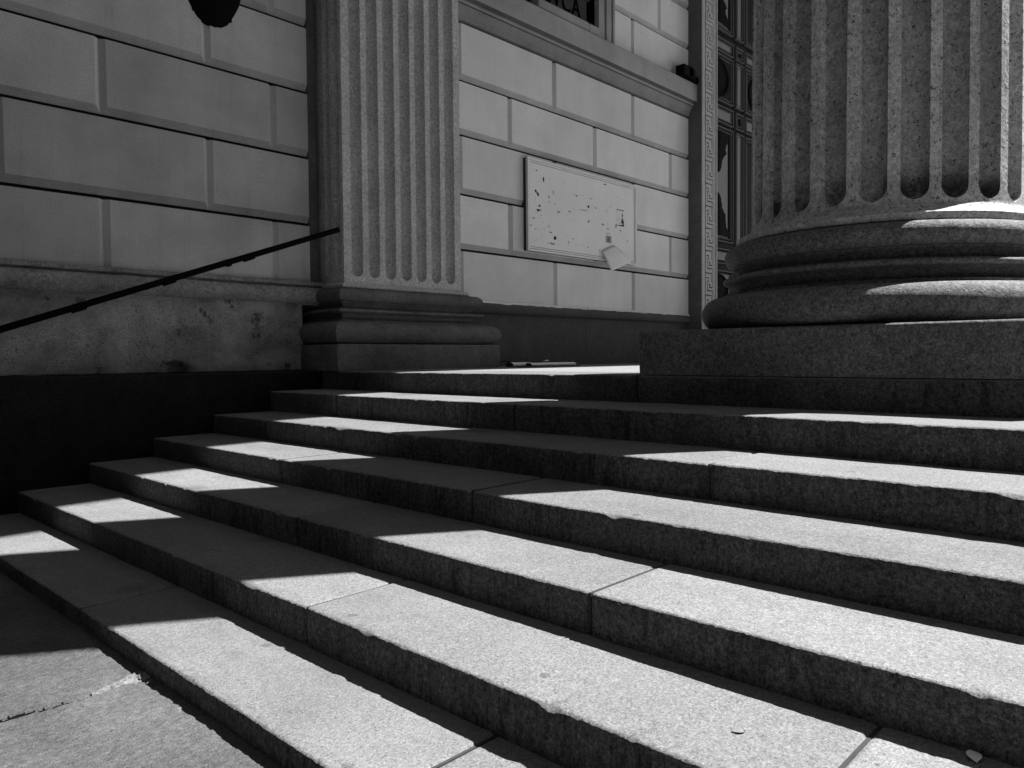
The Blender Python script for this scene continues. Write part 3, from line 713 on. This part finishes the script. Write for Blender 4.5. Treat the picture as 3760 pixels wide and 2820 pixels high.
# ------------------------------------------------------------------ things fixed to or standing on the walls
# dark round-bottomed iron lantern bracket high on the left wall
wl = thing('wall_lantern', 'black round-bottomed iron lantern high on the left wall cut by the top edge', 'wall lantern', (3.15, YW, 3.2))
rows = []
for z, r in ((2.885, .006), (2.89, .07), (2.905, .115), (2.935, .165), (2.99, .205), (3.06, .25), (3.13, .29), (3.22, .32), (3.35, .34), (3.6, .34), (3.9, .3), (4.2, .2), (4.3, .02)):
    rows.append([(3.20 + r * .86 * math.cos(t) * (1 + .06 * N(math.cos(t) * 2, math.sin(t) * 2, z * 2)), 6.615 - r * .28 * math.sin(t), z + .03 + .012 * N(math.cos(t) * 3, z, 1, 3)) for t in [math.pi * i / 24 for i in range(25)]])
MB().grid(rows, flip=False).build('bowl', 'iron', wl, smooth=50)
MB().box(3.02, 3.38, 6.585, 6.62, 3.0, 4.4).build('wall_plate', 'iron', wl, bevel=.01)
# small floodlight at the end of the string course
fl = thing('floodlight', 'small black floodlight perched on the right end of the string course', 'floodlight', (11.0, 6.42, 4.38))
MB().box(10.74, 11.02, 6.36, 6.52, 4.40, 4.56).box(10.90, 11.08, 6.36, 6.5, 4.39, 4.545).build('housing', 'iron', fl, bevel=.012)
MB().box(10.98, 11.25, 6.40, 6.58, 4.385, 4.47).build('mount', 'iron', fl)
# fallen newspapers on the landing
def roll(name, x0, x1, y, r, label, cover='news', tilt=0.0, z=-.1225, flat=1.0, group=None):
    mb = MB(); n = 18; rows = []
    for i in range(9):
        t = i / 8; x = x0 + (x1 - x0) * t; rr = r * (1 + .05 * N(x, 1, 1, 6)); yy = y + tilt * (x - x0)
        rows.append([(x + .004 * N(x, k, 0, 3), yy + rr * 2.3 * flat * math.cos(2 * math.pi * k / n), z + rr + rr * max(-1, math.sin(2 * math.pi * k / n)) * (1 + .08 * N(x, k, 2))) for k in range(n)])
    mb.grid(rows, True, flip=True)
    mb.add(rows[0], [tuple(range(n))[::-1]], 1); mb.add(rows[-1], [tuple(range(n))], 1)
    return tag(mb.build(name, [cover, 'mag'], origin=((x0 + x1) / 2, y, z + G), smooth=50), label, 'newspaper', 'newspapers dropped on the landing')
roll('folded_newspaper', 6.40, 7.22, 5.78, .023, 'long folded newspaper lying across the lit landing below the notice board', tilt=.02)
roll('folded_newspaper', 6.18, 6.50, 5.86, .026, 'short rolled newspaper at the left end of the paper heap by the pilaster plinth', tilt=.03)
def sheet(name, pts, mat, label, cat, th=.012):
    n = len(pts); mb = MB().add([(x, y, z + th) for x, y, z in pts] + [(x, y, z) for x, y, z in pts], [tuple(range(n))] + [(i, n + i, n + (i + 1) % n, (i + 1) % n) for i in range(n)])
    c = Vector(pts[0]); return tag(mb.build(name, mat, origin=(c.x, c.y, c.z + G)), label, cat)
sheet('magazine', [(6.20, 5.86, -.066), (6.95, 5.84, -.072), (7.00, 6.05, -.070), (6.27, 6.07, -.062)], 'mag', 'dark glossy magazine lying on top of the newspaper heap', 'magazine')
sheet('magazine', [(6.15, 5.66, -.122), (6.5, 5.64, -.122), (7.2, 5.68, -.122), (7.2, 5.76, -.122), (6.2, 5.78, -.122)], 'mag', 'dark flattened magazine sticking out under the newspaper heap', 'magazine', .006)
sheet('paper_scrap', [(6.78, 5.93, -.066), (6.92, 5.91, -.068), (6.95, 5.96, -.048), (6.88, 5.98, -.062)], 'paper', 'torn white paper corner sticking up behind the long newspaper', 'paper scrap', .003)
# leaf on the second step, scrap in the dark corner, crumbs
def leaf(x, y, z, a, s, label, mat='leaf', name='dry_leaf', cat='leaf'):
    mb = MB(); L = []
    for i in range(9):
        t = i / 8; wd = math.sin(math.pi * t) ** .8 * .32; L.append((t, wd))
    ca, sa = math.cos(a), math.sin(a)
    P = lambda u, v, h: (x + s * (u * ca - v * sa), y + s * (u * sa + v * ca), z + s * h)
    mb.grid([[P(t - .5, wv, .10 + .16 * wv + .08 * t) for t, wv in L], [P(t - .5, 0, .03 + .1 * t) for t, wv in L], [P(t - .5, -wv, .12 + .2 * wv) for t, wv in L]])
    o = tag(mb.build(name, mat, origin=(x, y, z + G), smooth=180), label, cat)
    m = o.modifiers.new('thickness', 'SOLIDIFY'); m.thickness = .0012; return o
leaf(1.715, .867, -.9255, -.9, .034, 'small curled dry leaf on the sunlit second step')
leaf(1.96, .415, -.923, .4, .05, 'pale crumpled scrap in the shadow at the bottom right corner', 'paper', 'paper_scrap', 'paper scrap')
def pebble(x, y, z, s, label):
    mb = MB(); rows = []
    for j in range(5):
        t = j / 4 * math.pi / 2
        rows.append([(x + s * math.cos(t) * math.cos(k * .785) * (1 + .3 * N(k, j, s * 99)), y + 1.3 * s * math.cos(t) * math.sin(k * .785) * (1 + .3 * N(k, 3, s * 50)), z + .8 * s * math.sin(t)) for k in range(8)])
    mb.grid(rows, True)
    tag(mb.build('pebble', 'mortar', origin=(x, y, z + G)), label, 'pebble', 'white crumbs on the steps')
pebble(3.40, 3.405 + 2.15, -.295, .010, 'tiny white crumb on a shaded tread below the pilaster plinth')
pebble(2.40, 4.235, -.621, .008, 'tiny white crumb under the broken block joint on the left')
pebble(2.30, 2.97, -.776, .010, 'tiny white crumb on the shaded tread left of the long sunlit band')
pebble(3.95, 6.1, -.295, .008, 'tiny white crumb in the dark corner under the pilaster')

# ------------------------------------------------------------------ the portico above (out of frame, gives the shade)
pt = thing('portico', 'stone portico entablature and ceiling resting on the big column', 'portico', (10, 3, 13.8))
H = 13.80
MB().box(4.42, 40, .61, 2.28, H + .001, H + 2.2).box(4.42, 5.80, 2.281, 6.6, H + .001, H + 2.2).build('architrave', 'pilaster', pt)
MB().box(4.10, 40, .62, 12, H + 2.2, H + 3.4).build('cornice', 'pilaster', pt)
MB().box(5.801, 40, 2.281, 6.6, H + .9, H + 1.1).build('ceiling', 'mould', pt)
bl = thing('building', 'tall stone building the portico belongs to', 'building', (10, 8, ZG))
MB().box(-2.4, 4.1, 6.95, 12, -1.155, 16).box(4.1, 5.7, 6.95, 12, -1.155, 16).box(5.7, 11.3, 7.45, 12, -1.155, 16).box(11.3, 15.5, 7.25, 12, -1.155, 16).box(15.5, 40, 6.6, 12, -1.155, 16).box(11.31, 15.6, 6.6, 7.25, 9, 16).build('wall', 'wallL', bl)
# unseen block added west of the stair: it keeps the sky off the left of the wall
wg = thing('sky_blocker', 'tall dark unseen block added west of the stair to cut sky light', 'building', (-1, 8, ZG))
MB().box(-6.9, -.5, 3.3, 6.59, -1.155, 34).build('wall', 'black', wg)  # unseen block added to keep the sky off the left of the wall

ob = thing('building', 'tall dark unseen block added further west of the stair to cut sky light', 'building', (-12, -8, ZG))
MB().box(-20, -7, -21.9, 3.2, -1.155, 45).build('wall', 'black', ob)  # unseen block added to shut out the western sky
ob = thing('building', 'long dark unseen block added behind the camera to cut sky light', 'building', (10, -14, ZG))
MB().box(-20, 40, -32, -22, -1.155, 42).build('wall', 'black', ob)  # unseen block added to shut out sky behind the camera
